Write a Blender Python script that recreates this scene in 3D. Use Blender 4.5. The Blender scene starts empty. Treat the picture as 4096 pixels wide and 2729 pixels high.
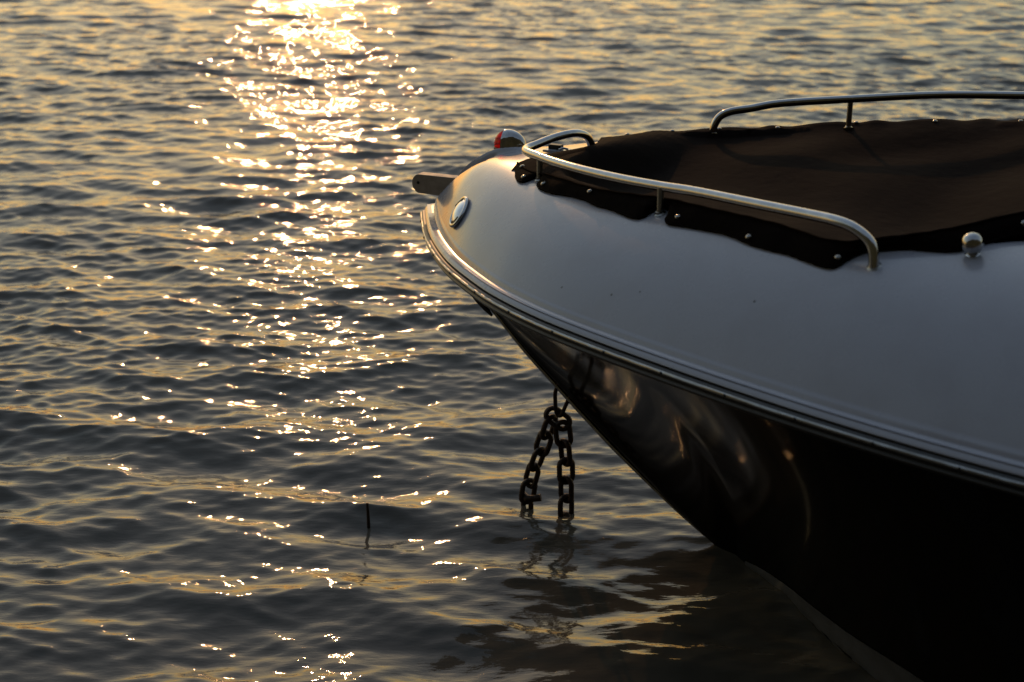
import bpy, bmesh, math, random
import numpy as np
from mathutils import Vector, Matrix

random.seed(7)
rng = np.random.default_rng(11)
sc = bpy.context.scene
R = math.radians

# ------------------------------------------------------------------ camera
CAM_H = 1.8759
cam_d = bpy.data.cameras.new("camera")
cam_d.lens = 50.0
cam_d.sensor_width = 36.0
cam_d.clip_start = 0.05
cam_d.clip_end = 20000
cam_d.dof.use_dof = True
cam_d.dof.focus_distance = 3.75
cam_d.dof.aperture_fstop = 3.6
cam_d.dof.aperture_blades = 0
cam = bpy.data.objects.new("camera", cam_d)
sc.collection.objects.link(cam)
cam.location = (0, 0, CAM_H)
cam.rotation_euler = (R(90 - 20.225), 0, 0)
sc.camera = cam

# ------------------------------------------------------------------ sky, sun, exposure
SUN_EL, SUN_AZ = 20.5, -8.5            # degrees; azimuth from +Y, negative to the left
world = bpy.data.worlds.new("World")
sc.world = world
world.use_nodes = True
wn, wl = world.node_tree.nodes, world.node_tree.links
wn.clear()
sky = wn.new("ShaderNodeTexSky")
sky.sky_type = 'NISHITA'
sky.sun_disc = False
sky.sun_elevation = R(SUN_EL)
sky.sun_rotation = R(SUN_AZ)
sky.air_density = 2.6
sky.dust_density = 0.3
sky.ozone_density = 1.0
bg = wn.new("ShaderNodeBackground")
bg.inputs["Strength"].default_value = 0.092
wo = wn.new("ShaderNodeOutputWorld")
tint = wn.new("ShaderNodeMix"); tint.data_type = 'RGBA'; tint.blend_type = 'MULTIPLY'
tint.inputs[0].default_value = 1.0; tint.inputs[7].default_value = (1.02, .945, 1.06, 1)      # dusty evening air
wl.new(sky.outputs[0], tint.inputs[6]); wl.new(tint.outputs[2], bg.inputs[0])
wl.new(bg.outputs[0], wo.inputs[0])

sun_d = bpy.data.lights.new("sun", 'SUN')
sun_d.energy = 0.40
sun_d.angle = R(0.53)
sun_d.color = (1.0, 0.50, 0.20)
sun = bpy.data.objects.new("sun", sun_d)
sc.collection.objects.link(sun)
to_sun = Vector((math.sin(R(SUN_AZ)) * math.cos(R(SUN_EL)), math.cos(R(SUN_AZ)) * math.cos(R(SUN_EL)), math.sin(R(SUN_EL))))
sun.rotation_euler = to_sun.to_track_quat('Z', 'Y').to_euler()
sun.location = (-2, 12, 4)

sc.view_settings.view_transform = 'Standard'
sc.view_settings.look = 'None'
sc.view_settings.exposure = 0.5
sc.view_settings.gamma = 1.0
sc.view_settings.use_curve_mapping = False
sc.cycles.use_denoising = True
sc.cycles.max_bounces = 8
sc.cycles.caustics_reflective = False
sc.cycles.caustics_refractive = False

# ------------------------------------------------------------------ helpers
def pchip(xs, ys):
    xs = np.asarray(xs, float); ys = np.asarray(ys, float)
    h = np.diff(xs); d = np.diff(ys) / h
    m = np.zeros_like(ys)
    for i in range(1, len(xs) - 1):
        if d[i - 1] * d[i] > 0:
            w1, w2 = 2 * h[i] + h[i - 1], h[i] + 2 * h[i - 1]
            m[i] = (w1 + w2) / (w1 / d[i - 1] + w2 / d[i])
    m[0], m[-1] = d[0], d[-1]
    def f(x):
        x = np.clip(np.asarray(x, float), xs[0], xs[-1])
        i = np.clip(np.searchsorted(xs, x, 'right') - 1, 0, len(h) - 1)
        u = (x - xs[i]) / h[i]
        return ((2*u**3-3*u**2+1)*ys[i] + (u**3-2*u**2+u)*h[i]*m[i] + (-2*u**3+3*u**2)*ys[i+1] + (u**3-u**2)*h[i]*m[i+1])
    return f

def sstep(x, a, b):
    u = np.clip((np.asarray(x, float) - a) / (b - a), 0, 1)
    return u * u * (3 - 2 * u)

# GEO-BEGIN : the lines of the boat, in its own frame (s aft from the bow, t to starboard, z up from the water)
BOAT_AZ = 27.0
TIP = (-0.239, 3.8622, 0.0)
_b = pchip([0, .05, .13, .21, .308, .40, .52, .683, .82, 1.0, 1.235, 1.427, 1.60, 1.80, 2.4, 3.2, 5.0],
           [0, .080, .200, .302, .409, .490, .583, .680, .743, .815, .900, .960, 1.005, 1.045, 1.12, 1.16, 1.12])
def beam(s):
    s = np.asarray(s, float)
    return np.sqrt(_b(s) ** 2 + .016 * np.clip(s, 0, .5))
_zg = pchip([0, 1.8, 3, 5], [.86, .862, .87, .87])
def zg(s): return _zg(s)
_zc = pchip([0, .05, .108, .15, .207, .252, .302, .5, .9, 1.4, 2.0, 5.0],
            [.915, .93, .958, .984, 1.014, 1.026, 1.036, 1.063, 1.099, 1.136, 1.158, 1.17])
def zcrest(s): return _zc(s)
def riser(s): return .014 + .034 * np.exp(-np.asarray(s, float) / .16)
LIP = .030
# gunwale curve and its inset, port side first
_ss = np.concatenate([np.linspace(0, 1, 160) ** 2 * 1.2, np.linspace(1.2, 4.9, 120)[1:]])
_gs = np.concatenate([_ss[::-1], _ss[1:]])
_gt = np.concatenate([-beam(_ss)[::-1], beam(_ss)[1:]])
def inset(dist):
    ds, dt = np.gradient(_gs), np.gradient(_gt)
    L = np.hypot(ds, dt)
    return _gs + dt / L * dist, _gt - ds / L * dist       # inward normal
_is, _it = inset(LIP)
# resample the inset evenly enough
_len = np.concatenate([[0], np.cumsum(np.hypot(np.diff(_is), np.diff(_it)))])
NU, NW = 520, 84
_q = np.linspace(-1, 1, NU)
_qq = np.sign(_q) * np.abs(_q) ** 1.5
_u = (_qq + 1) / 2 * _len[-1]
BS, BT = np.interp(_u, _len, _is), np.interp(_u, _len, _it)
DS_S = np.zeros((NU, NW)); DS_T = np.zeros((NU, NW)); DS_Z = np.zeros((NU, NW))
_w = 1 - (1 - np.linspace(0, 1, NW)) ** 1.25
for _k, _wk in enumerate(_w):
    scn = BS + .10 * np.exp(-BS / .22)
    DS_S[:, _k] = scn + (BS - scn) * _wk
    DS_T[:, _k] = BT * _wk
    z0 = zg(BS) + riser(BS)
    # rounded shoulder at the outer edge
    sh = np.where(_wk > .9, 1, 0) * 0.0
    DS_Z[:, _k] = z0 + (zcrest(DS_S[:, _k] * .5 + scn * .5) - z0) * (1 - _wk ** np.interp(BS, [0, .2, .47, .9, 1.4, 2], [2.2, 2.4, 3.0, 4.2, 5.2, 5.4]))
def channel(s, t):
    d = np.interp(s, [0, .05, .14, .19, .205], [.052, .052, .038, .026, 0])
    wc = np.interp(s, [0, .1, .34], [.043, .040, .030])
    return d * (1 - sstep(np.abs(t), wc - .004, wc + .005))
def ridge(s, t):
    return np.interp(s, [.05, .12, .2, .3], [.034, .028, .020, .016]) * sstep(t, .036, .046) * (1 - sstep(t, .085, .20)) * (1 - sstep(s, .20, .36)) * sstep(s, .02, .09)
DS_Z += ridge(DS_S, DS_T) - channel(DS_S, DS_T)
_flat = np.stack([DS_S.ravel(), DS_T.ravel(), DS_Z.ravel()], 1)
def deck_z(s, t):
    d2 = (_flat[:, 0] - s) ** 2 + (_flat[:, 1] - t) ** 2
    i = np.argpartition(d2, 4)[:4]
    w = 1 / (d2[i] + 1e-9)
    return float((w * _flat[i, 2]).sum() / w.sum())
def deck_n(s, t, e=.03):
    a = (deck_z(s + e, t) - deck_z(s - e, t)) / (2 * e); b = (deck_z(s, t + e) - deck_z(s, t - e)) / (2 * e)
    n = np.array([-a, -b, 1.0]); return n / np.linalg.norm(n)
_hw = pchip([.40, .50, .66, .83, 1.12, 1.40, 1.66, 2.0, 2.6, 3.0, 5], [.20, .29, .395, .50, .62, .705, .66, .60, .58, .56, .5])
def recess(s, t):
    return .26 * sstep(_hw(s) - .055 - np.abs(t), 0, .07) * sstep(s, .50, .64) * (1 - sstep(s, 2.42, 2.5))
_stem = pchip([0, .11, .205, .3, .42, .6, .83, .96, 1.3, 2.0, 5.0],
              [.80, .684, .596, .497, .388, .232, .050, -.035, -.20, -.30, -.32])
_wl = pchip([0, .945, 1.0, 1.13, 1.257, 1.383, 1.7, 2.2, 3, 5], [0, 0, .03, .14, .27, .385, .60, .80, .93, .95])
def hull_pt(s, x):
    """x from 0 (keel) to 1 (gunwale)"""
    zk = float(_stem(s)); zt = float(zg(s)) - .040; b = float(beam(s)) - .004; w = float(_wl(s))
    z = zk + (zt - zk) * x
    p_ = float(np.interp(s, [.9, 1.6], [1.5, 1.25]))
    if zk >= 0: t = b * x ** p_
    elif z < 0: t = w * (1 - z / zk)
    else: t = w + (b - w) * (z / zt) ** p_
    r = min(.016, b * .3)
    t = max(t, 0) + r * math.sqrt(min(1, x / .04)) * (1 - x)
    return t, z
# GEO-END

def mat(name, base=(.5, .5, .5), rough=.5, metal=0.0, coat=0.0, ior=1.5, noise=None, bump=None, spec=None):
    m = bpy.data.materials.new(name); m.use_nodes = True
    nt = m.node_tree; p = nt.nodes["Principled BSDF"]
    p.inputs["Base Color"].default_value = (*base, 1)
    p.inputs["Roughness"].default_value = rough
    p.inputs["Metallic"].default_value = metal
    p.inputs["Coat Weight"].default_value = coat
    p.inputs["Coat Roughness"].default_value = .10
    p.inputs["IOR"].default_value = ior
    if spec is not None: p.inputs["Specular IOR Level"].default_value = spec
    if noise or bump:
        tc = nt.nodes.new("ShaderNodeTexCoord")
    if noise:                                    # (scale, colour2, lo, hi, rough_add)
        n = nt.nodes.new("ShaderNodeTexNoise"); n.inputs["Scale"].default_value = noise[0]
        n.inputs["Detail"].default_value = 6; n.inputs["Roughness"].default_value = .65
        nt.links.new(tc.outputs["Object"], n.inputs["Vector"])
        r = nt.nodes.new("ShaderNodeMapRange"); r.inputs[1].default_value = noise[2]; r.inputs[2].default_value = noise[3]
        nt.links.new(n.outputs["Fac"], r.inputs[0])
        mx = nt.nodes.new("ShaderNodeMix"); mx.data_type = 'RGBA'
        mx.inputs[6].default_value = (*base, 1); mx.inputs[7].default_value = (*noise[1], 1)
        nt.links.new(r.outputs[0], mx.inputs[0]); nt.links.new(mx.outputs[2], p.inputs["Base Color"])
        if len(noise) > 4:
            ra = nt.nodes.new("ShaderNodeMath"); ra.operation = 'MULTIPLY_ADD'
            ra.inputs[1].default_value = noise[4]; ra.inputs[2].default_value = rough
            nt.links.new(r.outputs[0], ra.inputs[0]); nt.links.new(ra.outputs[0], p.inputs["Roughness"])
    if bump:                                     # (scale, strength, distance)
        n2 = nt.nodes.new("ShaderNodeTexNoise"); n2.inputs["Scale"].default_value = bump[0]; n2.inputs["Detail"].default_value = 5
        nt.links.new(tc.outputs["Object"], n2.inputs["Vector"])
        b = nt.nodes.new("ShaderNodeBump"); b.inputs["Strength"].default_value = bump[1]; b.inputs["Distance"].default_value = bump[2]
        nt.links.new(n2.outputs["Fac"], b.inputs["Height"]); nt.links.new(b.outputs[0], p.inputs["Normal"])
    return m

M = {}
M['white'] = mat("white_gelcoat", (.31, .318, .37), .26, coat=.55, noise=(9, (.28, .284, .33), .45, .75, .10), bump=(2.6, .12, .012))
M['black'] = mat("black_gelcoat", (.006, .006, .006), .085, noise=(7, (.009, .008, .007), .4, .7, .05), spec=.06)
M['boot'] = mat("grey_boot_paint", (.085, .09, .10), .4, noise=(14, (.055, .058, .062), .4, .7))
M['steel'] = mat("stainless_steel", (.42, .42, .43), .11, 1.0, noise=(60, (.52, .51, .49), .4, .7, .10))
M['strip'] = mat('dull_steel_strip', (.34, .335, .32), .26, 1.0, noise=(30, (.24, .235, .22), .4, .7, .12))
M['polished'] = mat('brushed_cap', (.92, .91, .88), .28, .9, noise=(50, (.7, .69, .67), .4, .7))
M['snap'] = mat('snap_metal', (.34, .33, .31), .14, 1.0, noise=(60, (.22, .21, .2), .4, .7))
M['chrome'] = mat("chrome", (  .36, .36, .37), .06, 1.0, noise=(40, (.6, .59, .57), .45, .7, .08))
M['rubber'] = mat("black_rubber", (.014, .014, .014), .42, noise=(40, (.03, .029, .027), .5, .7))
M['vinyl'] = mat("grey_vinyl", (.05, .05, .05), .35)
M['roller'] = mat("weathered_bow_fitting", (.40, .33, .265), .5, .1, noise=(40, (.30, .24, .19), .4, .7, .15))
M['canvas'] = mat("dark_brown_canvas", (.0042, .0017, .0011), .85, noise=(5, (.0026, .0014, .0011), .35, .7), bump=(26, .35, .006), spec=0.05)
_pc = M['canvas'].node_tree.nodes["Principled BSDF"]
_pc.inputs["Sheen Weight"].default_value = .022; _pc.inputs["Sheen Roughness"].default_value = .35; _pc.inputs["Sheen Tint"].default_value = (.75, .30, .16, 1)
M['rust'] = mat("rusty_iron", (.050, .023, .012), .55, .3, noise=(90, (.016, .010, .008), .4, .65), bump=(160, .6, .002))
M['wood'] = mat("wet_wood", (.03, .016, .009), .5, noise=(50, (.014, .009, .006), .4, .7))
M['dark'] = mat("dark_plastic", (.012, .012, .012), .4)
M['red'] = mat("red_lens", (.55, .012, .014), .08, coat=.6)
M['green'] = mat("green_lens", (.01, .25, .09), .08, coat=.6)
for k, c, fac in (('red', (.90, .012, .018), .80), ('green', (.70, .95, .80), .85)):     # tinted clear plastic
    nt_ = M[k].node_tree; tr = nt_.nodes.new("ShaderNodeBsdfTransparent"); tr.inputs[0].default_value = (*c, 1)
    mxs = nt_.nodes.new("ShaderNodeMixShader"); mxs.inputs[0].default_value = fac
    nt_.links.new(nt_.nodes["Principled BSDF"].outputs[0], mxs.inputs[1]); nt_.links.new(tr.outputs[0], mxs.inputs[2])
    nt_.links.new(mxs.outputs[0], nt_.nodes["Material Output"].inputs[0])
# a few specks of dirt on the gelcoat
nt_ = M['white'].node_tree
tc_ = nt_.nodes.new("ShaderNodeTexCoord"); vo = nt_.nodes.new("ShaderNodeTexVoronoi"); vo.inputs["Scale"].default_value = 15
nt_.links.new(tc_.outputs["Object"], vo.inputs["Vector"])
lt_ = nt_.nodes.new("ShaderNodeMath"); lt_.operation = 'LESS_THAN'; lt_.inputs[1].default_value = .045
nt_.links.new(vo.outputs["Distance"], lt_.inputs[0])
sepc = nt_.nodes.new("ShaderNodeSeparateColor"); nt_.links.new(vo.outputs["Color"], sepc.inputs[0])
gt_ = nt_.nodes.new("ShaderNodeMath"); gt_.operation = 'GREATER_THAN'; gt_.inputs[1].default_value = .55
nt_.links.new(sepc.outputs[0], gt_.inputs[0])
mu_ = nt_.nodes.new("ShaderNodeMath"); mu_.operation = 'MULTIPLY'; nt_.links.new(lt_.outputs[0], mu_.inputs[0]); nt_.links.new(gt_.outputs[0], mu_.inputs[1])
p_w = nt_.nodes["Principled BSDF"]; src_ = p_w.inputs["Base Color"].links[0].from_socket
mxw = nt_.nodes.new("ShaderNodeMix"); mxw.data_type = 'RGBA'; mxw.inputs[7].default_value = (.05, .045, .04, 1)
nt_.links.new(mu_.outputs[0], mxw.inputs[0]); nt_.links.new(src_, mxw.inputs[6]); nt_.links.new(mxw.outputs[2], p_w.inputs["Base Color"])

col = sc.collection
def link_mesh(name, me, m=None, parent=None, smooth=True, sharp=40):
    if m is not None: me.materials.append(m)
    if smooth:
        me.shade_smooth()
        me.set_sharp_from_angle(angle=R(sharp))
    o = bpy.data.objects.new(name, me); col.objects.link(o)
    if parent is not None: o.parent = parent
    return o
def from_py(name, v, f, m=None, parent=None, smooth=True, sharp=40):
    me = bpy.data.meshes.new(name); me.from_pydata([tuple(map(float, p)) for p in v], [], f); me.validate(); me.update()
    bm = bmesh.new(); bm.from_mesh(me); bmesh.ops.recalc_face_normals(bm, faces=bm.faces); bm.to_mesh(me); bm.free()
    return link_mesh(name, me, m, parent, smooth, sharp)
def grid_faces(nu, nv, base=0, closed_v=False):
    f = []
    for i in range(nu - 1):
        for j in range(nv if closed_v else nv - 1):
            j2 = (j + 1) % nv
            f.append((base + i * nv + j, base + i * nv + j2, base + (i + 1) * nv + j2, base + (i + 1) * nv + j))
    return f
def tag(o, label=None, cat=None, group=None, kind=None):
    if label: o["label"] = label
    if cat: o["category"] = cat
    if group: o["group"] = group
    if kind: o["kind"] = kind
    return o
def empty(name, loc, rz=0):
    o = bpy.data.objects.new(name, None); col.objects.link(o)
    o.empty_display_size = .2; o.location = loc; o.rotation_euler = (0, 0, rz); return o
def catmull(P, n=8):
    P = np.asarray(P, float); Q = np.vstack([2 * P[0] - P[1], P, 2 * P[-1] - P[-2]]); out = []
    for i in range(1, len(Q) - 2):
        for u in np.linspace(0, 1, n, endpoint=False):
            a, b, c, d = Q[i-1], Q[i], Q[i+1], Q[i+2]
            out.append(.5 * ((2*b) + (c-a)*u + (2*a-5*b+4*c-d)*u*u + (3*b-a-3*c+d)*u**3))
    out.append(Q[-2]); return np.array(out)
def tube_vf(P, r, nv=14, closed=False, base=0, cap=True):
    P = [Vector(p) for p in P]; N = len(P); v = []; f = []
    rr = r if hasattr(r, '__len__') else [r] * N
    t0 = (P[1] - P[0]).normalized()
    up = Vector((0, 0, 1)) if abs(t0.z) < .9 else Vector((1, 0, 0))
    n = (up - t0 * up.dot(t0)).normalized()
    for i in range(N):
        if closed: t = (P[(i+1) % N] - P[i-1]).normalized()
        else: t = (P[min(i+1, N-1)] - P[max(i-1, 0)]).normalized()
        n = (n - t * n.dot(t)).normalized(); b = t.cross(n)
        for k in range(nv):
            a = 2 * math.pi * k / nv
            v.append(P[i] + (n * math.cos(a) + b * math.sin(a)) * rr[i])
    for i in range(N if closed else N - 1):
        i2 = (i + 1) % N
        for k in range(nv):
            k2 = (k + 1) % nv
            f.append((base + i*nv+k, base + i*nv+k2, base + i2*nv+k2, base + i2*nv+k))
    if cap and not closed:
        f.append(tuple(base + k for k in range(nv))[::-1]); f.append(tuple(base + (N-1)*nv + k for k in range(nv)))
    return v, f
def tube(name, P, r, m, parent, nv=14, closed=False):
    v, f = tube_vf(P, r, nv, closed); return from_py(name, v, f, m, parent)
def lathe(name, prof, m, parent, loc=(0, 0, 0), axis=None, nv=24, sx=1, sy=1):
    v = []; n = len(prof)
    for r, z in prof:
        for k in range(nv):
            a = 2 * math.pi * k / nv; v.append((r * math.cos(a) * sx, r * math.sin(a) * sy, z))
    f = grid_faces(n, nv, 0, True)
    if prof[0][0] > 1e-5: f.append(tuple(range(nv))[::-1])
    if prof[-1][0] > 1e-5: f.append(tuple((n-1)*nv + k for k in range(nv)))
    o = from_py(name, v, f, m, parent)
    o.location = loc
    if axis is not None: o.rotation_euler = Vector(axis).to_track_quat('Z', 'Y').to_euler()
    return o

# ------------------------------------------------------------------ water
def spaced(a, knots):
    """coordinates from a, with a spacing read off the knots [(pos, step), ...] up to the last one"""
    xs = [a]; kp = [k[0] for k in knots]; ks = [k[1] for k in knots]
    while xs[-1] < kp[-1]:
        xs.append(xs[-1] + float(np.interp(xs[-1], kp, ks)))
    return np.array(xs)
yc = spaced(1.9, [(1.9, .0095), (5, .0095), (9, .018), (16, .032), (30, .09), (60, .5), (150, 5), (600, 60), (6000, 700)])
yb = -spaced(-1.9, [(-1.9, .02), (-1, .06), (3, .3), (30, 3), (300, 40), (6000, 700)])[1:][::-1]
Y = np.concatenate([yb, yc])
xr = spaced(0, [(0, .0125), (2.2, .0125), (4.5, .022), (9, .06), (20, .4), (60, 3), (600, 60), (6000, 700)])
X = np.concatenate([-xr[1:][::-1], xr])
dX, dY = np.gradient(X), np.gradient(Y)
GX, GY = np.meshgrid(X, Y)
HZ = np.zeros_like(GX); HX = np.zeros_like(GX); HYd = np.zeros_like(GX)
NWV = 170
lam = np.exp(rng.uniform(math.log(.035), math.log(.85), NWV))
lam.sort()
sp = np.exp(-(np.log(lam / .19)) ** 2 / (2 * 1.0 ** 2))          # slope share per log wavelength
sp += .42 * (lam < .10)
sp *= .225 ** 2 * 2 / sp.sum()
th = rng.normal(0, 1, NWV) * np.where(lam < .14, .52, .38) + .10
ph = rng.uniform(0, 2 * math.pi, NWV)
lowx, lowy = slice(None), slice(None)
fine = (np.abs(X) < 30); finey = (Y > -12) & (Y < 150)
ix = np.where(fine)[0]; iy = np.where(finey)[0]
sub = np.ix_(iy, ix)
gx, gy = GX[sub].astype(np.float32), GY[sub].astype(np.float32)
hz = np.zeros_like(gx); hx = np.zeros_like(gx); hy = np.zeros_like(gx)
# slow gustiness so that the ripples come in patches
gust = 1 + .42 * np.sin(gx * 1.1 + .7 * np.sin(gy * .55) + 1.0) * np.sin(gy * .8 + .9 * np.sin(gx * .6) + 2.2)
gust = gust.astype(np.float32)
lull = (1 - .10 * sstep(gy + .7 * np.sin(gx * .7 + 1) + .4 * np.sin(gx * 1.9), 11.0, 13.6)).astype(np.float32)   # calmer water further out
for L_, s2, t_, p_ in zip(lam, sp, th, ph):
    k = 2 * math.pi / L_; A = math.sqrt(s2) / k
    kx, ky = k * math.sin(t_), k * math.cos(t_)
    fx = np.clip((2 * math.pi / max(abs(kx), 1e-6)) / (2.5 * dX[ix]) - 1, 0, 1)
    fy = np.clip((2 * math.pi / max(abs(ky), 1e-6)) / (2.5 * dY[iy]) - 1, 0, 1)
    jx = np.where(fx > 0)[0]; jy = np.where(fy > 0)[0]
    if len(jx) == 0 or len(jy) == 0: continue
    s_ = np.ix_(jy, jx)
    fade = (fy[jy][:, None] * fx[jx][None, :]).astype(np.float32) * A
    arg = (kx * gx[s_] + ky * gy[s_] + p_).astype(np.float32)
    fade = fade * lull[s_]
    if L_ < .2: fade = fade * gust[s_]
    c, sn = np.cos(arg), np.sin(arg)
    hz[s_] += fade * c
    hx[s_] -= fade * (kx / k) * sn * .8
    hy[s_] -= fade * (ky / k) * sn * .8
HZ[sub] = hz; HX[sub] = hx; HYd[sub] = hy
nvx, nvy = len(X), len(Y)
co = np.stack([GX + HX, GY + HYd, HZ], -1).reshape(-1, 3).astype(np.float32)
idx = np.arange(nvx * nvy).reshape(nvy, nvx)
quads = np.stack([idx[:-1, :-1], idx[:-1, 1:], idx[1:, 1:], idx[1:, :-1]], -1).reshape(-1, 4).astype(np.int32)
me = bpy.data.meshes.new("water")
me.vertices.add(len(co)); me.vertices.foreach_set("co", co.ravel())
me.loops.add(quads.size); me.loops.foreach_set("vertex_index", quads.ravel())
me.polygons.add(len(quads)); me.polygons.foreach_set("loop_start", np.arange(0, quads.size, 4, dtype=np.int32))
me.update(calc_edges=True)
me.shade_smooth()
wm = mat("lake_water", (.088, .076, .060), .035, ior=1.333)
nt = wm.node_tree; P = nt.nodes["Principled BSDF"]
tc = nt.nodes.new("ShaderNodeTexCoord")
mp = nt.nodes.new("ShaderNodeMapping"); mp.inputs["Scale"].default_value = (.38, 1.0, 1.0)
nt.links.new(tc.outputs["Object"], mp.inputs[0])
n1 = nt.nodes.new("ShaderNodeTexNoise"); n1.inputs["Scale"].default_value = 34; n1.inputs["Detail"].default_value = 4
nt.links.new(mp.outputs[0], n1.inputs["Vector"])
bp = nt.nodes.new("ShaderNodeBump"); bp.inputs["Strength"].default_value = .42; bp.inputs["Distance"].default_value = .004
n4 = nt.nodes.new("ShaderNodeTexNoise"); n4.inputs["Scale"].default_value = 75; n4.inputs["Detail"].default_value = 2
mp2 = nt.nodes.new("ShaderNodeMapping"); mp2.inputs["Scale"].default_value = (.30, 1.0, 1.0); mp2.inputs["Rotation"].default_value = (0, 0, R(24))
nt.links.new(tc.outputs["Object"], mp2.inputs[0]); nt.links.new(mp2.outputs[0], n4.inputs["Vector"])
bp2 = nt.nodes.new("ShaderNodeBump"); bp2.inputs["Strength"].default_value = .4; bp2.inputs["Distance"].default_value = .0016
nt.links.new(n4.outputs["Fac"], bp2.inputs["Height"]); nt.links.new(bp2.outputs[0], bp.inputs["Normal"])
nt.links.new(n1.outputs["Fac"], bp.inputs["Height"]); nt.links.new(bp.outputs[0], P.inputs["Normal"])
sx_ = nt.nodes.new("ShaderNodeSeparateXYZ"); nt.links.new(tc.outputs["Object"], sx_.inputs[0])
n3 = nt.nodes.new("ShaderNodeTexNoise"); n3.inputs["Scale"].default_value = .5; n3.inputs["Detail"].default_value = 3
nt.links.new(tc.outputs["Object"], n3.inputs["Vector"])
ma = nt.nodes.new("ShaderNodeMath"); ma.operation = 'MULTIPLY_ADD'; ma.inputs[1].default_value = 4.0
nt.links.new(n3.outputs["Fac"], ma.inputs[0]); nt.links.new(sx_.outputs["Y"], ma.inputs[2])
mr = nt.nodes.new("ShaderNodeMapRange"); mr.interpolation_type = 'SMOOTHSTEP'
for i_, v_ in ((1, 12.0), (2, 18.0), (3, .035), (4, .035)): mr.inputs[i_].default_value = v_   # wind-ruffled water further out
nt.links.new(ma.outputs[0], mr.inputs[0]); nt.links.new(mr.outputs[0], P.inputs["Roughness"])
me.materials.append(wm)
water = bpy.data.objects.new("water", me); col.objects.link(water)
tag(water, kind="structure")

# unseen bank added behind the camera to block sky and shade the boat
bx = np.linspace(-90, 90, 91); by = np.array([-2.6, -3.0, -3.6, -4.4, -5.4, -6.6, -8.5, -12, -20, -40])
bh = np.array([-.6, .5, 3.0, 7.0, 11.0, 15.0, 18, 20, 21, 20])
v = []
for y_, h_ in zip(by, bh):
    for x_ in bx:
        k = .55 * math.sin(x_ * .9 + y_) + .9 * math.sin(x_ * .31 + y_ * .4) + .5 * math.sin(x_ * 1.9 - y_ * 1.3)
        v.append((x_, y_ + .3 * k - .004 * x_ * x_ * 0, h_ + (k * min(1.2, max(0, h_) * .25))))
bank = from_py("unseen_sky_blocker", v, grid_faces(len(by), len(bx)), mat("sky_blocker_green", (.035, .045, .022), .9, noise=(1.3, (.06, .055, .03), .35, .7), bump=(3, 1, .5)), None, sharp=180)
tag(bank, kind="structure")

# ------------------------------------------------------------------ the boat
boat = empty("motorboat", TIP, R(-BOAT_AZ))
tag(boat, "white and black motorboat with a blunt raked bow and low steel rails", "boat")

# hull: sections along s, both sides as one skin
hs = np.concatenate([np.linspace(0.004, 1, 90) ** 1.5 * 1.6, np.linspace(1.6, 4.9, 50)[1:]])
xs_ = np.linspace(0, 1, 64) ** 1.5
prof = np.concatenate([-xs_[::-1], xs_[1:]])
v = []
for s in hs:
    for x in prof:
        t, z = hull_pt(s, abs(x)); v.append((s, math.copysign(t, x) if x else 0, z))
f = grid_faces(len(hs), len(prof))
f.append(tuple((len(hs)-1)*len(prof) + j for j in range(len(prof))))       # transom
hull = from_py("hull", v, f, M['black'], boat, sharp=30)
tag(hull, "glossy black hull side under the rub rail")
# boot stripe, 3 mm proud of the hull, both sides
v = []; ws = np.linspace(.99, 4.88, 90); nb = 7
def hull_at_z(s, z):
    zt = float(zg(s)) - .040; b = float(beam(s)) - .004; w = float(_wl(s)); y = max(z, 0) / zt
    zk = float(_stem(s)); x = (z - zk) / (zt - zk)
    t = w + (b - w) * y ** float(np.interp(s, [.9, 1.6], [1.5, 1.25]))
    if z < 0: t = w * (1 - z / zk)
    t += .016 * math.sqrt(min(1, max(x, 0) / .04)) * (1 - x)
    return t
f = []
for sgn in (-1, 1):
    b0 = len(v)
    for s in ws:
        top = float(np.interp(s, [.99, 1.1, 1.3, 1.5, 2, 5], [.004, .03, .075, .11, .13, .14]))
        for z in np.linspace(-.05, top, nb):
            v.append((s, sgn * (hull_at_z(s, z) + .003), z))
    f += grid_faces(len(ws), nb, b0)
from_py("boot_stripe", v, f, M['boot'], boat)

# deck: crowned top with the anchor channel, shoulder and skirt, over a flat lip sheet
v = np.stack([DS_S, DS_T, DS_Z - recess(DS_S, DS_T)], -1)
ds, dt = np.gradient(BS), np.gradient(BT); L_ = np.hypot(ds, dt)
ox, oy = -dt / L_, ds / L_                                            # outward
rows = [v]
r0 = riser(BS)
edge_z = DS_Z[:, -1]
for d, q in ((.003, .12), (.0055, .35), (.0075, .65), (.010, .93), (.013, 1.06)):
    zz = np.where(q >= 1, zg(BS) - .004, edge_z - (edge_z - zg(BS)) * q)
    rows.append(np.stack([BS + ox * d, BT + oy * d, zz], -1)[:, None, :])
V = np.concatenate(rows, 1); nw2 = V.shape[1]
v = [tuple(p) for p in V.reshape(-1, 3)]
f = grid_faces(NU, nw2)
b0 = len(v)
ls = np.concatenate([np.linspace(0, 1, 120) ** 2 * 1.2, np.linspace(1.2, 4.9, 70)[1:]])
lv = np.array([-1, -.97, -.94, -.8, -.4, 0, .4, .8, .94, .97, 1.0])
for s in ls:
    bb = max(float(beam(s)) - .004, .002)
    for q in lv: v.append((s + .002, q * bb, float(zg(s))))
f += grid_faces(len(ls), len(lv), b0)
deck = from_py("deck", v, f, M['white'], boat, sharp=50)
tag(deck, "white crowned foredeck with a raised edge")

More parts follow.
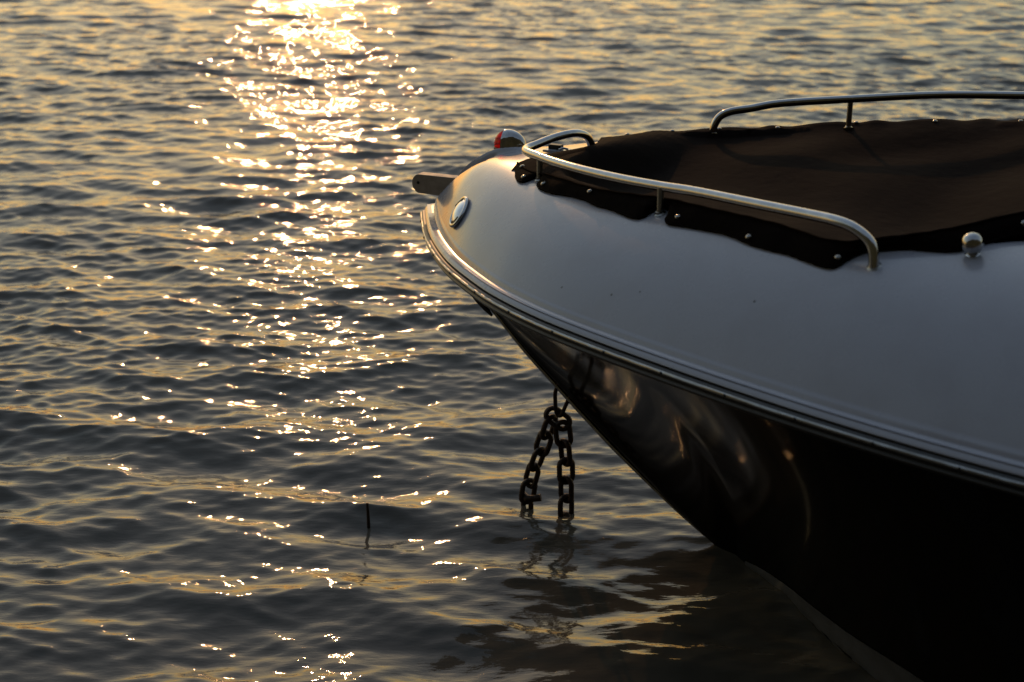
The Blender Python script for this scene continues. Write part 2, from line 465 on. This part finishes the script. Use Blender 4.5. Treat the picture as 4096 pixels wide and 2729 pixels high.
# rub rail swept round the gunwale: profile in (outward, up)
def gunwale_sweep(name, profile, m, parent, smin=0.0, smax=4.88, closed=True):
    n = np.where(_gs <= smax)[0]
    gs, gt = _gs[n], _gt[n]
    ds, dt = np.gradient(_gs)[n], np.gradient(_gt)[n]; L = np.hypot(ds, dt)
    ox, oy = -dt / L, ds / L
    v = []
    for i in range(len(gs)):
        z0 = float(zg(gs[i]))
        for o, u in profile: v.append((gs[i] + ox[i]*o, gt[i] + oy[i]*o, z0 + u))
    f = grid_faces(len(gs), len(profile), 0, closed)
    return from_py(name, v, f, m, parent, sharp=35)
def arc(cx, cy, r, a0, a1, n, sy=1):
    return [(cx + r*math.cos(R(a)), cy + r*sy*math.sin(R(a))) for a in np.linspace(a0, a1, n)]
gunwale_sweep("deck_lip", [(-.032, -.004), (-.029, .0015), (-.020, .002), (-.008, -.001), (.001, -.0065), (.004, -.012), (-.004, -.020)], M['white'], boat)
rub = gunwale_sweep("rub_rail", [(-.010, -.017), (.004, -.0165)] + arc(.006, -.0255, .009, 75, -75, 7) + [(.005, -.0365)] + arc(.002, -.043, .007, 60, -90, 6) + [(-.012, -.051)], M['rubber'], boat)
gunwale_sweep("metal_strip", arc(.0125, -.0240, .0042, 115, -95, 7), M['strip'], rub)
gunwale_sweep("vinyl_bead", arc(.0072, -.0425, .0026, 95, -90, 6), M['vinyl'], rub)
# screws on the metal strip
scr = None
dsts = np.concatenate([[0], np.cumsum(np.hypot(np.diff(_gs), np.diff(_gt)))])
mid = dsts[len(_ss) - 1]
for q in np.arange(.09, 2.35, .16):
    for sgn in (-1, 1):
        d = mid + sgn * q
        s, t = float(np.interp(d, dsts, _gs)), float(np.interp(d, dsts, _gt))
        s2, t2 = float(np.interp(d + .01, dsts, _gs)), float(np.interp(d + .01, dsts, _gt))
        tx, ty = (s2 - s) / .01, (t2 - t) / .01
        o_ = Vector((-ty, tx, 0)).normalized()
        loc = Vector((s, t, float(zg(s)) - .0240)) + o_ * .0163
        if scr is None:
            scr = lathe("screw", [(.0036, 0), (.0036, .0012), (.0022, .0024), (0, .0027)], M['dark'], rub, nv=10)
            o = scr
        else:
            o = scr.copy(); col.objects.link(o); o.parent = rub
        o.location = loc; o.rotation_euler = o_.to_track_quat('Z', 'Y').to_euler()


def on(s, t, up=0.0): return Vector((s, t, deck_z(s, t) + up))
PORT_RAIL = [(1.404, -.707, 1.080), (1.399, -.704, 1.100), (1.385, -.697, 1.120), (1.352, -.684, 1.136), (1.313, -.668, 1.141),
             (1.260, -.643, 1.139), (1.150, -.596, 1.134), (.970, -.517, 1.125), (.879, -.480, 1.118), (.764, -.434, 1.112),
             (.636, -.370, 1.106), (.530, -.300, 1.100), (.470, -.254, 1.097), (.425, -.217, 1.094), (.405, -.193, 1.093),
             (.400, -.170, 1.094), (.410, -.140, 1.098), (.430, -.092, 1.106), (.455, -.045, 1.111), (.470, -.010, 1.107), (.480, .020, 1.092), (.484, .040, 1.062), (.485, .045, 1.045)]
PORT_RAIL[0] = (1.404, -.707, deck_z(1.404, -.707) - .006); PORT_RAIL[-1] = (.485, .045, deck_z(.485, .045) - .006)
rail = tube("bow_rail", catmull(PORT_RAIL, 6), .0108, M['steel'], boat, 18)
tag(rail, "polished steel bow rail hooked round the bow on the near side")
for sx, tx, zt in ((.472, -.250, 1.096), (.881, -.487, 1.118)):
    z0 = deck_z(sx, tx)
    st_ = tube("stanchion", [(sx, tx, z0 - .006), (sx, tx, zt)], .0076, M['strip'], rail, 16)
    lathe("flange", [(.0135, 0), (.0135, .002), (.009, .004), (.0082, .008)], M['strip'], rail, (sx, tx, z0 - .001), deck_n(sx, tx), 20)
for sx, tx in ((1.404, -.707), (.485, .045)):
    lathe("flange", [(.0145, 0), (.0145, .0015), (.0122, .003), (.0110, .004)], M['strip'], rail, (sx, tx, deck_z(sx, tx) - .001), deck_n(sx, tx), 20)
STAR_RAIL = [(.700, .372, 1.050), (.702, .373, 1.078), (.715, .380, 1.104), (.742, .391, 1.119), (.790, .412, 1.128), (.860, .452, 1.141), (1.017, .500, 1.157),
             (1.245, .605, 1.171), (1.467, .655, 1.180), (1.75, .72, 1.187), (2.05, .79, 1.192), (2.20, .815, 1.186), (2.26, .825, 1.155), (2.27, .827, 1.09)]
STAR_RAIL[0] = (.700, .372, deck_z(.700, .372) - .006); STAR_RAIL[-1] = (2.27, .827, deck_z(2.27, .827) - .006)
rail2 = tube("bow_rail", catmull(STAR_RAIL, 6), .0108, M['steel'], boat, 18)
tag(rail2, "polished steel rail along the far side of the cover")
for sx, tx, zt in ((1.039, .510, 1.158), (1.62, .69, 1.184)):
    z0 = deck_z(sx, tx)
    tube("stanchion", [(sx, tx, z0 - .006), (sx, tx, zt)], .0076, M['strip'], rail2, 16)
    lathe("flange", [(.0135, 0), (.0135, .002), (.009, .004), (.0082, .008)], M['strip'], rail2, (sx, tx, z0 - .001), deck_n(sx, tx), 20)
lathe("flange", [(.0145, 0), (.0145, .0015), (.0122, .003), (.0110, .004)], M['strip'], rail2, (.70, .372, deck_z(.70, .372) - .001), deck_n(.70, .372), 20)

# bow fitting: two rounded cheeks, floor plate and pin, lying in the channel
def cheek(t0, th):
    zb, zt, rr = .897, .951, .024
    pts = [(.135, zb + .012), (.10, zb)] + [(-.030 + .024 - .024*math.cos(R(a)) , .924 - .027*math.sin(R(a))) for a in np.linspace(80, -80, 12)] + [(.135, zt + .002)]
    n = len(pts); v = [(p[0], t0, p[1]) for p in pts] + [(p[0], t0 + th, p[1]) for p in pts]
    f = [tuple(range(n)), tuple(range(2*n-1, n-1, -1))] + [(i, (i+1) % n, n + (i+1) % n, n + i) for i in range(n)]
    return v, f
fit_ = empty("bow_fitting", (0, 0, 0)); fit_.parent = boat
tag(fit_, "brown grey bow fitting sticking out past the tip of the deck")
for t0, th in ((-.026, .032),):
    o = from_py("stub", *cheek(t0, th), M['roller'], fit_, sharp=30)
    bv = o.modifiers.new("bevel", 'BEVEL'); bv.width = .0012; bv.segments = 2; bv.limit_method = 'ANGLE'
tube("pin", [(-.010, -.0275, .927), (-.010, .0075, .927)], .0042, M['dark'], fit_, 12)

# navigation light: half teardrop along the bow line, coloured lens in front
NAV = Vector((.222, .076, deck_z(.222, .076) - .006))
nav = empty("navigation_light", NAV, 0); nav.parent = boat
tag(nav, "chrome teardrop bow light with a red lens")
def dome(name, x0, x1, a0, a1, m, k=1.0, nx=16, na=22):
    v = []
    for i in range(nx):
        x = x0 + (x1 - x0) * i / (nx - 1)
        q = x / .044 if x < 0 else x / .052
        h = math.sqrt(max(0, 1 - abs(q) ** (2.6 if x < 0 else 1.9))) * k
        for j in range(na):
            a = R(a0 + (a1 - a0) * j / (na - 1))
            v.append((x, -math.cos(a) * .031 * h, .006 + math.sin(a) * .049 * h))
    return from_py(name, v, grid_faces(nx, na), m, nav, sharp=60)
dome("housing", -.014, .052, 0, 180, M['chrome'], 1.0)
dome("red_lens", -.0435, -.013, 0, 88, M['red'], .965, 14, 14)
dome("clear_lens", -.0435, -.013, 92, 180, M['green'], .965, 14, 14)
v = []
prof_ = [(1.04, 0), (1.04, .005), (.98, .0075), (0, .0075)]
for r_, z_ in prof_:
    for k in range(36):
        a = 2*math.pi*k/36; c = math.cos(a)
        v.append((r_ * (c * (.052 if c > 0 else .044)), r_ * math.sin(a) * .031, z_))
from_py("base_ring", v, grid_faces(4, 36, 0, True), M['dark'], nav)
# inner ribs of the red lens read as facets
for zz in (.018, .031):
    P_ = []
    for xq in np.linspace(-.040, -.016, 8):
        h = math.sqrt(max(0, 1 - abs(xq / .044) ** 2.6)) * .975
        zz2 = min(zz, .006 + .046 * h); yy = -.031 * h * math.sqrt(max(0, 1 - ((zz2 - .006) / (.049 * h + 1e-6)) ** 2))
        P_.append((xq, yy - .0004, zz2))
    tube("lens_rib", P_, .0013, M['red'], nav, 6)

# oval chrome fairlead on the near shoulder of the bow
fs, ft = .253, -.262
nrm = Vector(deck_n(fs, ft)); upv = Vector((0, 1, 0)); upv = (upv - nrm * upv.dot(nrm)).normalized(); sid = upv.cross(nrm)
rot = Matrix((sid, upv, nrm)).transposed().to_4x4()
fl = empty("fairlead", (0, 0, 0)); fl.parent = boat; fl.matrix_local = Matrix.Translation(on(fs, ft, .001)) @ rot @ Matrix.Rotation(R(-12), 4, 'Z')
tag(fl, "oval chrome fitting on the near shoulder of the bow")
ring = []
for k in range(40):
    a = 2*math.pi*k/40; ring.append((.030*math.cos(a), .046*math.sin(a), .004))
tube("ring", ring, .0052, M['chrome'], fl, 12, closed=True)
v = []
for r_, z_ in [(.95, .004), (.80, .008), (.55, .0125), (.25, .0155), (0.001, .016)]:
    for k in range(40):
        a = 2*math.pi*k/40; v.append((r_*.030*math.cos(a), r_*.046*math.sin(a), z_))
from_py("cap", v, grid_faces(5, 40, 0, True), M['polished'], fl)
tube("slot", [(-.016, .026, .0075), (-.004, .033, .0075), (.008, .034, .0065)], .0050, M['dark'], fl, 8)
tube("slot", [(-.014, -.030, .0065), (.000, -.037, .006), (.014, -.031, .0065)], .0042, M['dark'], fl, 8)

# chrome pop-up ball by the cover
bs, bt = 1.575, -.664
ball = lathe("chrome_knob", [(.014, -.004), (.014, .001), (.0115, .003), (.0115, .005)] + [(.0208*math.cos(R(a)), .0230 + .0208*math.sin(R(a))) for a in np.linspace(-58, 90, 18)], M['chrome'], boat, on(bs, bt), deck_n(bs, bt), 32)
tag(ball, "round chrome knob on the deck beside the cover")
# small hatch latch between the rail ends
lt = empty("hatch_latch", on(.392, .008, 0)); lt.parent = boat
tag(lt, "small latch on a white plate behind the bow light")
def box(name, x, y, z, sx, sy, sz, m, parent, bev=.0015):
    bm = bmesh.new(); bmesh.ops.create_cube(bm, size=1.0)
    for q in bm.verts: q.co = (x + q.co.x*sx, y + q.co.y*sy, z + q.co.z*sz)
    bmesh.ops.bevel(bm, geom=list(bm.edges), offset=bev, segments=2, affect='EDGES')
    me = bpy.data.meshes.new(name); bm.to_mesh(me); bm.free()
    return link_mesh(name, me, m, parent, True, 40)
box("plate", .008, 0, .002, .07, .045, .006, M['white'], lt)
box("catch", 0, .004, .010, .036, .02, .014, M['dark'], lt)
tube("hasp", [(.016, -.012, .007), (.026, -.006, .011), (.034, .006, .007)], .003, M['steel'], lt, 8)
# guard strip at the top of the stem
gp = [(x, -.012, float(_stem(x)) - .022) for x in np.linspace(.135, .212, 8)]
tube("stem_guard", gp, [.003, .006, .008, .009, .009, .008, .006, .003], M['rubber'], boat, 10)
# chrome band added along the stem to carry its bright glitter line
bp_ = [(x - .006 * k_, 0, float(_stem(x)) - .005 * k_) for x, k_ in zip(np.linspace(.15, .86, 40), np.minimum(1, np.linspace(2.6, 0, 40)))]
sb = tube("stem_glint_band", bp_, list(.0022 + .0046 * np.minimum(1, np.linspace(2.6, 0, 40))), M['chrome'], boat, 10)
tag(sb, "narrow steel band added along the stem to catch the glitter")
# bow eye through the stem
EYE = [(.418, 0, .405), (.405, 0, .372), (.404, 0, .345), (.4065, 0, .315), (.411, 0, .303), (.4175, 0, .299), (.424, 0, .304), (.431, 0, .320), (.441, 0, .345), (.452, 0, .368), (.470, 0, .385)]
eye = tube("bow_eye", catmull(EYE, 5), .0058, M['rust'], boat, 12)
tag(eye, "dark iron eye under the stem that carries the chain")

# ------------------------------------------------------------------ cover
cover = empty("boat_cover", TIP, R(-BOAT_AZ))
tag(cover, "dark brown canvas cover snapped over the foredeck cockpit inside the rails", "boat cover")
NEAR = [(.362, -.168), (.378, -.195), (.392, -.222), (.412, -.248), (.430, -.257), (.446, -.252), (.460, -.242), (.474, -.232), (.486, -.240), (.487, -.262), (.484, -.284), (.492, -.300), (.510, -.318),
        (.55, -.345), (.590, -.363), (.658, -.399), (.700, -.430), (.753, -.458), (.800, -.488), (.830, -.503), (.848, -.500), (.858, -.486), (.872, -.470), (.890, -.466), (.905, -.476), (.906, -.500), (.908, -.522), (.922, -.537),
        (.958, -.549), (1.01, -.567), (1.069, -.590), (1.126, -.624), (1.170, -.645), (1.224, -.666), (1.270, -.690), (1.312, -.709), (1.332, -.708), (1.350, -.690), (1.374, -.672), (1.405, -.666), (1.452, -.660),
        (1.499, -.664), (1.543, -.662), (1.585, -.633), (1.652, -.577), (1.75, -.54), (1.9, -.52), (2.15, -.51), (2.44, -.50)]
CREASE = pchip([.36, .43, .50, .60, .70, .886, 1.0, 1.177, 1.342, 1.40, 1.457, 1.54, 1.58, 1.65, 1.75, 1.9, 2.15, 2.44],
               [-.150, -.222, -.272, -.342, -.402, -.474, -.525, -.600, -.672, -.664, -.652, -.625, -.600, -.548, -.515, -.495, -.485, -.475])
FAR = pchip([.475, .50, .53, .62, .72, .85, 1.02, 1.25, 1.466, 1.66, 1.9, 2.44], [.12, .175, .235, .36, .44, .495, .54, .622, .69, .665, .60, .56])
FRONT = [(.362, -.158), (.388, -.123), (.431, -.081), (.470, -.040), (.490, -.005), (.497, .030), (.492, .080), (.475, .12)]
nO = np.array(catmull([(a_, b_, 0) for a_, b_ in NEAR], 5))[:, :2]
nu = len(nO)
prog = (nO[:, 0] - nO[0, 0]) / (nO[-1, 0] - nO[0, 0]); prog = np.maximum.accumulate(prog)
_kk = np.exp(-np.linspace(-2.2, 2.2, 41) ** 2); _kk /= _kk.sum()
prog = np.convolve(np.pad(prog, 20, mode='reflect', reflect_type='odd'), _kk, 'valid')
prog = np.maximum.accumulate(np.clip(prog, 0, 1))
s_line = nO[0, 0] + prog * (nO[-1, 0] - nO[0, 0])
fr = np.array(catmull([(a_, b_, 0) for a_, b_ in FRONT], 8))[:, :2]
frl = np.concatenate([[0], np.cumsum(np.hypot(*np.diff(fr, axis=0).T))]); frl /= frl[-1]
NV = 74
vv = np.linspace(0, 1, NV)
fx, fy = np.interp(vv, frl, fr[:, 0]), np.interp(vv, frl, fr[:, 1])
CV = np.zeros((nu, NV, 3))
def crease_z(s, t):
    return deck_z(s, t) + np.interp(s, [.36, .5, .9, 1.4, 1.5, 1.65, 2.4], [.012, .020, .026, .024, .026, .036, .06])
def smooth1(a, n=31):
    k_ = np.exp(-np.linspace(-2.2, 2.2, n) ** 2); k_ /= k_.sum()
    return np.convolve(np.pad(np.asarray(a), n // 2, mode='reflect', reflect_type='odd'), k_, 'valid')
s_farl = .475 + (2.44 - .475) * prog
ZN = smooth1([crease_z(s_line[i], float(CREASE(s_line[i]))) for i in range(nu)])
ZF = smooth1([deck_z(s_farl[i], float(FAR(s_farl[i]))) + .020 for i in range(nu)])
for i in range(nu):
    s_n = s_line[i]
    p_n = np.array([s_n, float(CREASE(s_n))]); s_f = .475 + (2.44 - .475) * prog[i]
    p_f = np.array([s_f, float(FAR(s_f))])
    a0 = np.array([fx[0], fy[0]]); a1 = np.array([fx[-1], fy[-1]])
    decay = (1 - prog[i]) ** 2.2
    zn, zf_ = ZN[i], ZF[i]
    for j in range(NV):
        q = vv[j]
        lin = p_n * (1 - q) + p_f * q
        off = np.array([fx[j], fy[j]]) - (a0 * (1 - q) + a1 * q)
        s_, t_ = lin + off * decay
        zl = zn * (1 - q) + zf_ * q
        front = sstep(prog[i], .008, .10)
        wid = float(np.hypot(*(p_f - p_n))); sag = min(.105, .085 * wid) * math.sin(math.pi * q ** .62) ** .9
        z_low = zl - sag
        z_deck = deck_z(s_, t_) + .012
        z = z_deck * (1 - front) + z_low * front
        fold = .0085 * math.sin(5.2 * s_ + 9 * t_ + 1.2) * math.sin(2.4 * s_ - 3.0 * t_ + .4) + .0045 * math.sin(17 * s_ - 12 * t_ + 2 * math.sin(6 * t_))
        z += fold * math.sin(math.pi * min(1, q)) ** .6 * front
        # tension pleats running in from the near snaps
        z += .0007 * math.sin(120 * s_ + 55 * t_) * math.exp(-q / .03) * sstep(prog[i], .02, .06)
        # small puckers along the far hem
        z += .0028 * math.sin(47 * s_ + math.sin(23 * s_)) * math.exp(-(1 - q) / .03)
        z = max(z, deck_z(s_, t_) + .008 - float(recess(s_, t_)))
        CV[i, j] = (s_, t_, z)
# near flap: from the crease down to the snapped hem
NF = 9
FL = np.zeros((nu, NF, 3))
for i in range(nu):
    hem = np.array([nO[i, 0], nO[i, 1]]); top = CV[i, 0]
    zh = deck_z(*hem) + .0035
    for j in range(NF):
        q = j / NF
        s_, t_ = hem * (1 - q) + top[:2] * q
        z = zh * (1 - q) + top[2] * q
        base = deck_z(s_, t_) + .0035
        bulge = .004 * math.sin(math.pi * q) * (1 + .3 * math.sin(60 * hem[0]))
        z = max(z, base) + bulge * .6
        wr = .0022 * math.sin(190 * hem[0] + 14 * q) * math.sin(math.pi * q) * (.35 + .65 * (0.5 + .5 * math.sin(9 * hem[0] + 1)))
        FL[i, j] = (s_ - wr * .4, t_ - bulge * .5 + wr, z)
FB = []
for i in range(nu):                                    # far hem turned down onto the deck
    p = CV[i, -1]
    FB.append([(p[0], p[1] + .010, p[2] - .004), (p[0], p[1] + .030, max(deck_z(p[0], p[1] + .030) + .003, p[2] - .022))])
FULL = np.concatenate([FL, CV, np.array(FB)], 1)
n2 = FULL.shape[1]
v = [tuple(p) for p in FULL.reshape(-1, 3)]; f = grid_faces(nu, n2)
b0 = len(v)                                            # front hem turned down
for j in range(n2):
    p = FULL[0, j]; v.append((p[0] - .010, p[1], deck_z(p[0] - .010, p[1]) + .001))
f += [(j, j + 1, b0 + j + 1, b0 + j) for j in range(n2 - 1)]
canvas = from_py("canvas", v, f, M['canvas'], cover, sharp=70)
sol = canvas.modifiers.new("thickness", 'SOLIDIFY'); sol.thickness = .0022; sol.offset = 0
# hem piping along the crease on the near side
tube("piping", [(p[0], p[1] - .001, p[2] + .0015) for p in CV[::2, 0]], .0030, M['canvas'], cover, 6)
# turned edge along the hem of the flap
tube("hem", [(p[0], p[1], p[2] + .001) for p in FL[:, 0]], .0026, M['canvas'], cover, 6)
snap0 = None
SNAPS = [(.425, -.246), (.508, -.306), (.671, -.396), (.94, -.530), (1.128, -.612), (1.329, -.697), (1.646, -.568), (.392, -.182)]
SNAPS += [(.52, .195), (.60, .325), (.70, .415), (.85, .485), (1.05, .545), (1.25, .612), (1.46, .68)]
for s_, t_ in SNAPS:
    d = np.hypot(FULL[:, :, 0] - s_, FULL[:, :, 1] - t_); i, j = np.unravel_index(np.argmin(d), d.shape)
    i = min(max(i, 1), nu - 2); j = min(max(j, 1), n2 - 2)
    a_ = Vector(FULL[i+1, j] - FULL[i-1, j]); b_ = Vector(FULL[i, j+1] - FULL[i, j-1]); n_ = a_.cross(b_).normalized()
    if n_.z < 0: n_ = -n_
    n_ = (n_ + Vector((0, 0, .6))).normalized()
    if snap0 is None:
        snap0 = lathe("snap", [(.0068, 0), (.0068, .0012), (.0058, .0030), (.0036, .0042), (0.0, .0046)], M['snap'], cover, nv=16); o = snap0
    else:
        o = snap0.copy(); col.objects.link(o); o.parent = cover
    o.location = Vector(FULL[i, j]) + n_ * .0012; o.rotation_euler = n_.to_track_quat('Z', 'Y').to_euler()

# ------------------------------------------------------------------ chain
chain = empty("mooring_chain", TIP, R(-BOAT_AZ))
tag(chain, "rusty iron chain draped through the bow eye, both strands hanging into the water", "chain")
def link_mesh_data():
    W, L, r = .0195, .0362, .0078
    P_ = []
    for k in range(10):
        a = math.pi * k / 9; P_.append((W * math.cos(a), 0, L - W + W * math.sin(a)))
    for k in range(10):
        a = math.pi + math.pi * k / 9; P_.append((W * math.cos(a), 0, -(L - W) + W * math.sin(a)))
    v, f = tube_vf(P_, r, 9, closed=True); return v, f
lk = None
def put_link(c, d, ang):
    global lk
    if lk is None:
        v, f = link_mesh_data(); lk = from_py("link", v, f, M['rust'], chain); o = lk
    else:
        o = lk.copy(); col.objects.link(o); o.parent = chain
    d = Vector(d).normalized()
    x = Vector((0, 1, 0)); x = (x - d * x.dot(d)).normalized(); y = d.cross(x)
    a = R(ang); x2 = x * math.cos(a) + y * math.sin(a); y2 = d.cross(x2)
    M4 = Matrix((x2, y2, d)).transposed().to_4x4()
    o.matrix_local = Matrix.Translation(Vector(c)) @ M4
put_link((.413, 0, .290), (.55, .1, -.35), 60)
RIGHT = [((.430, 0, .246), 62), ((.4375, 0, .190), 118), ((.4395, .002, .133), 48), ((.4415, 0, .076), 106), ((.4420, 0, .019), 30), ((.4425, 0, -.038), 120)]
LEFT = [((.385, 0, .258), 20), ((.369, 0, .205), 100), ((.350, 0, .151), 20), ((.333, 0, .097), 112), ((.321, 0, .043), 40), ((.317, 0, -.014), 120)]
for LS in (RIGHT, LEFT):
    for k, (c, a_) in enumerate(LS):
        p0 = LS[max(k-1, 0)][0]; p1 = LS[min(k+1, len(LS)-1)][0]
        put_link(c, (p1[0]-p0[0], p1[1]-p0[1], p1[2]-p0[2]), a_)
sh = tube("shackle", [(.302, 0, .030), (.325, -.012, .024), (.345, -.006, .028), (.362, 0, .032)], [.011, .012, .010, .011], M['rust'], chain, 12)

# ------------------------------------------------------------------ stake
stake = tube("wooden_stake", [(-.4050, 3.594, -.25), (-.4055, 3.594, 0), (-.4062, 3.595, .035), (-.4075, 3.597, .066)], [.0048, .0048, .0044, .0036], M['wood'], None, 8)
tag(stake, "thin dark stake standing up out of the water left of the chain", "stake")
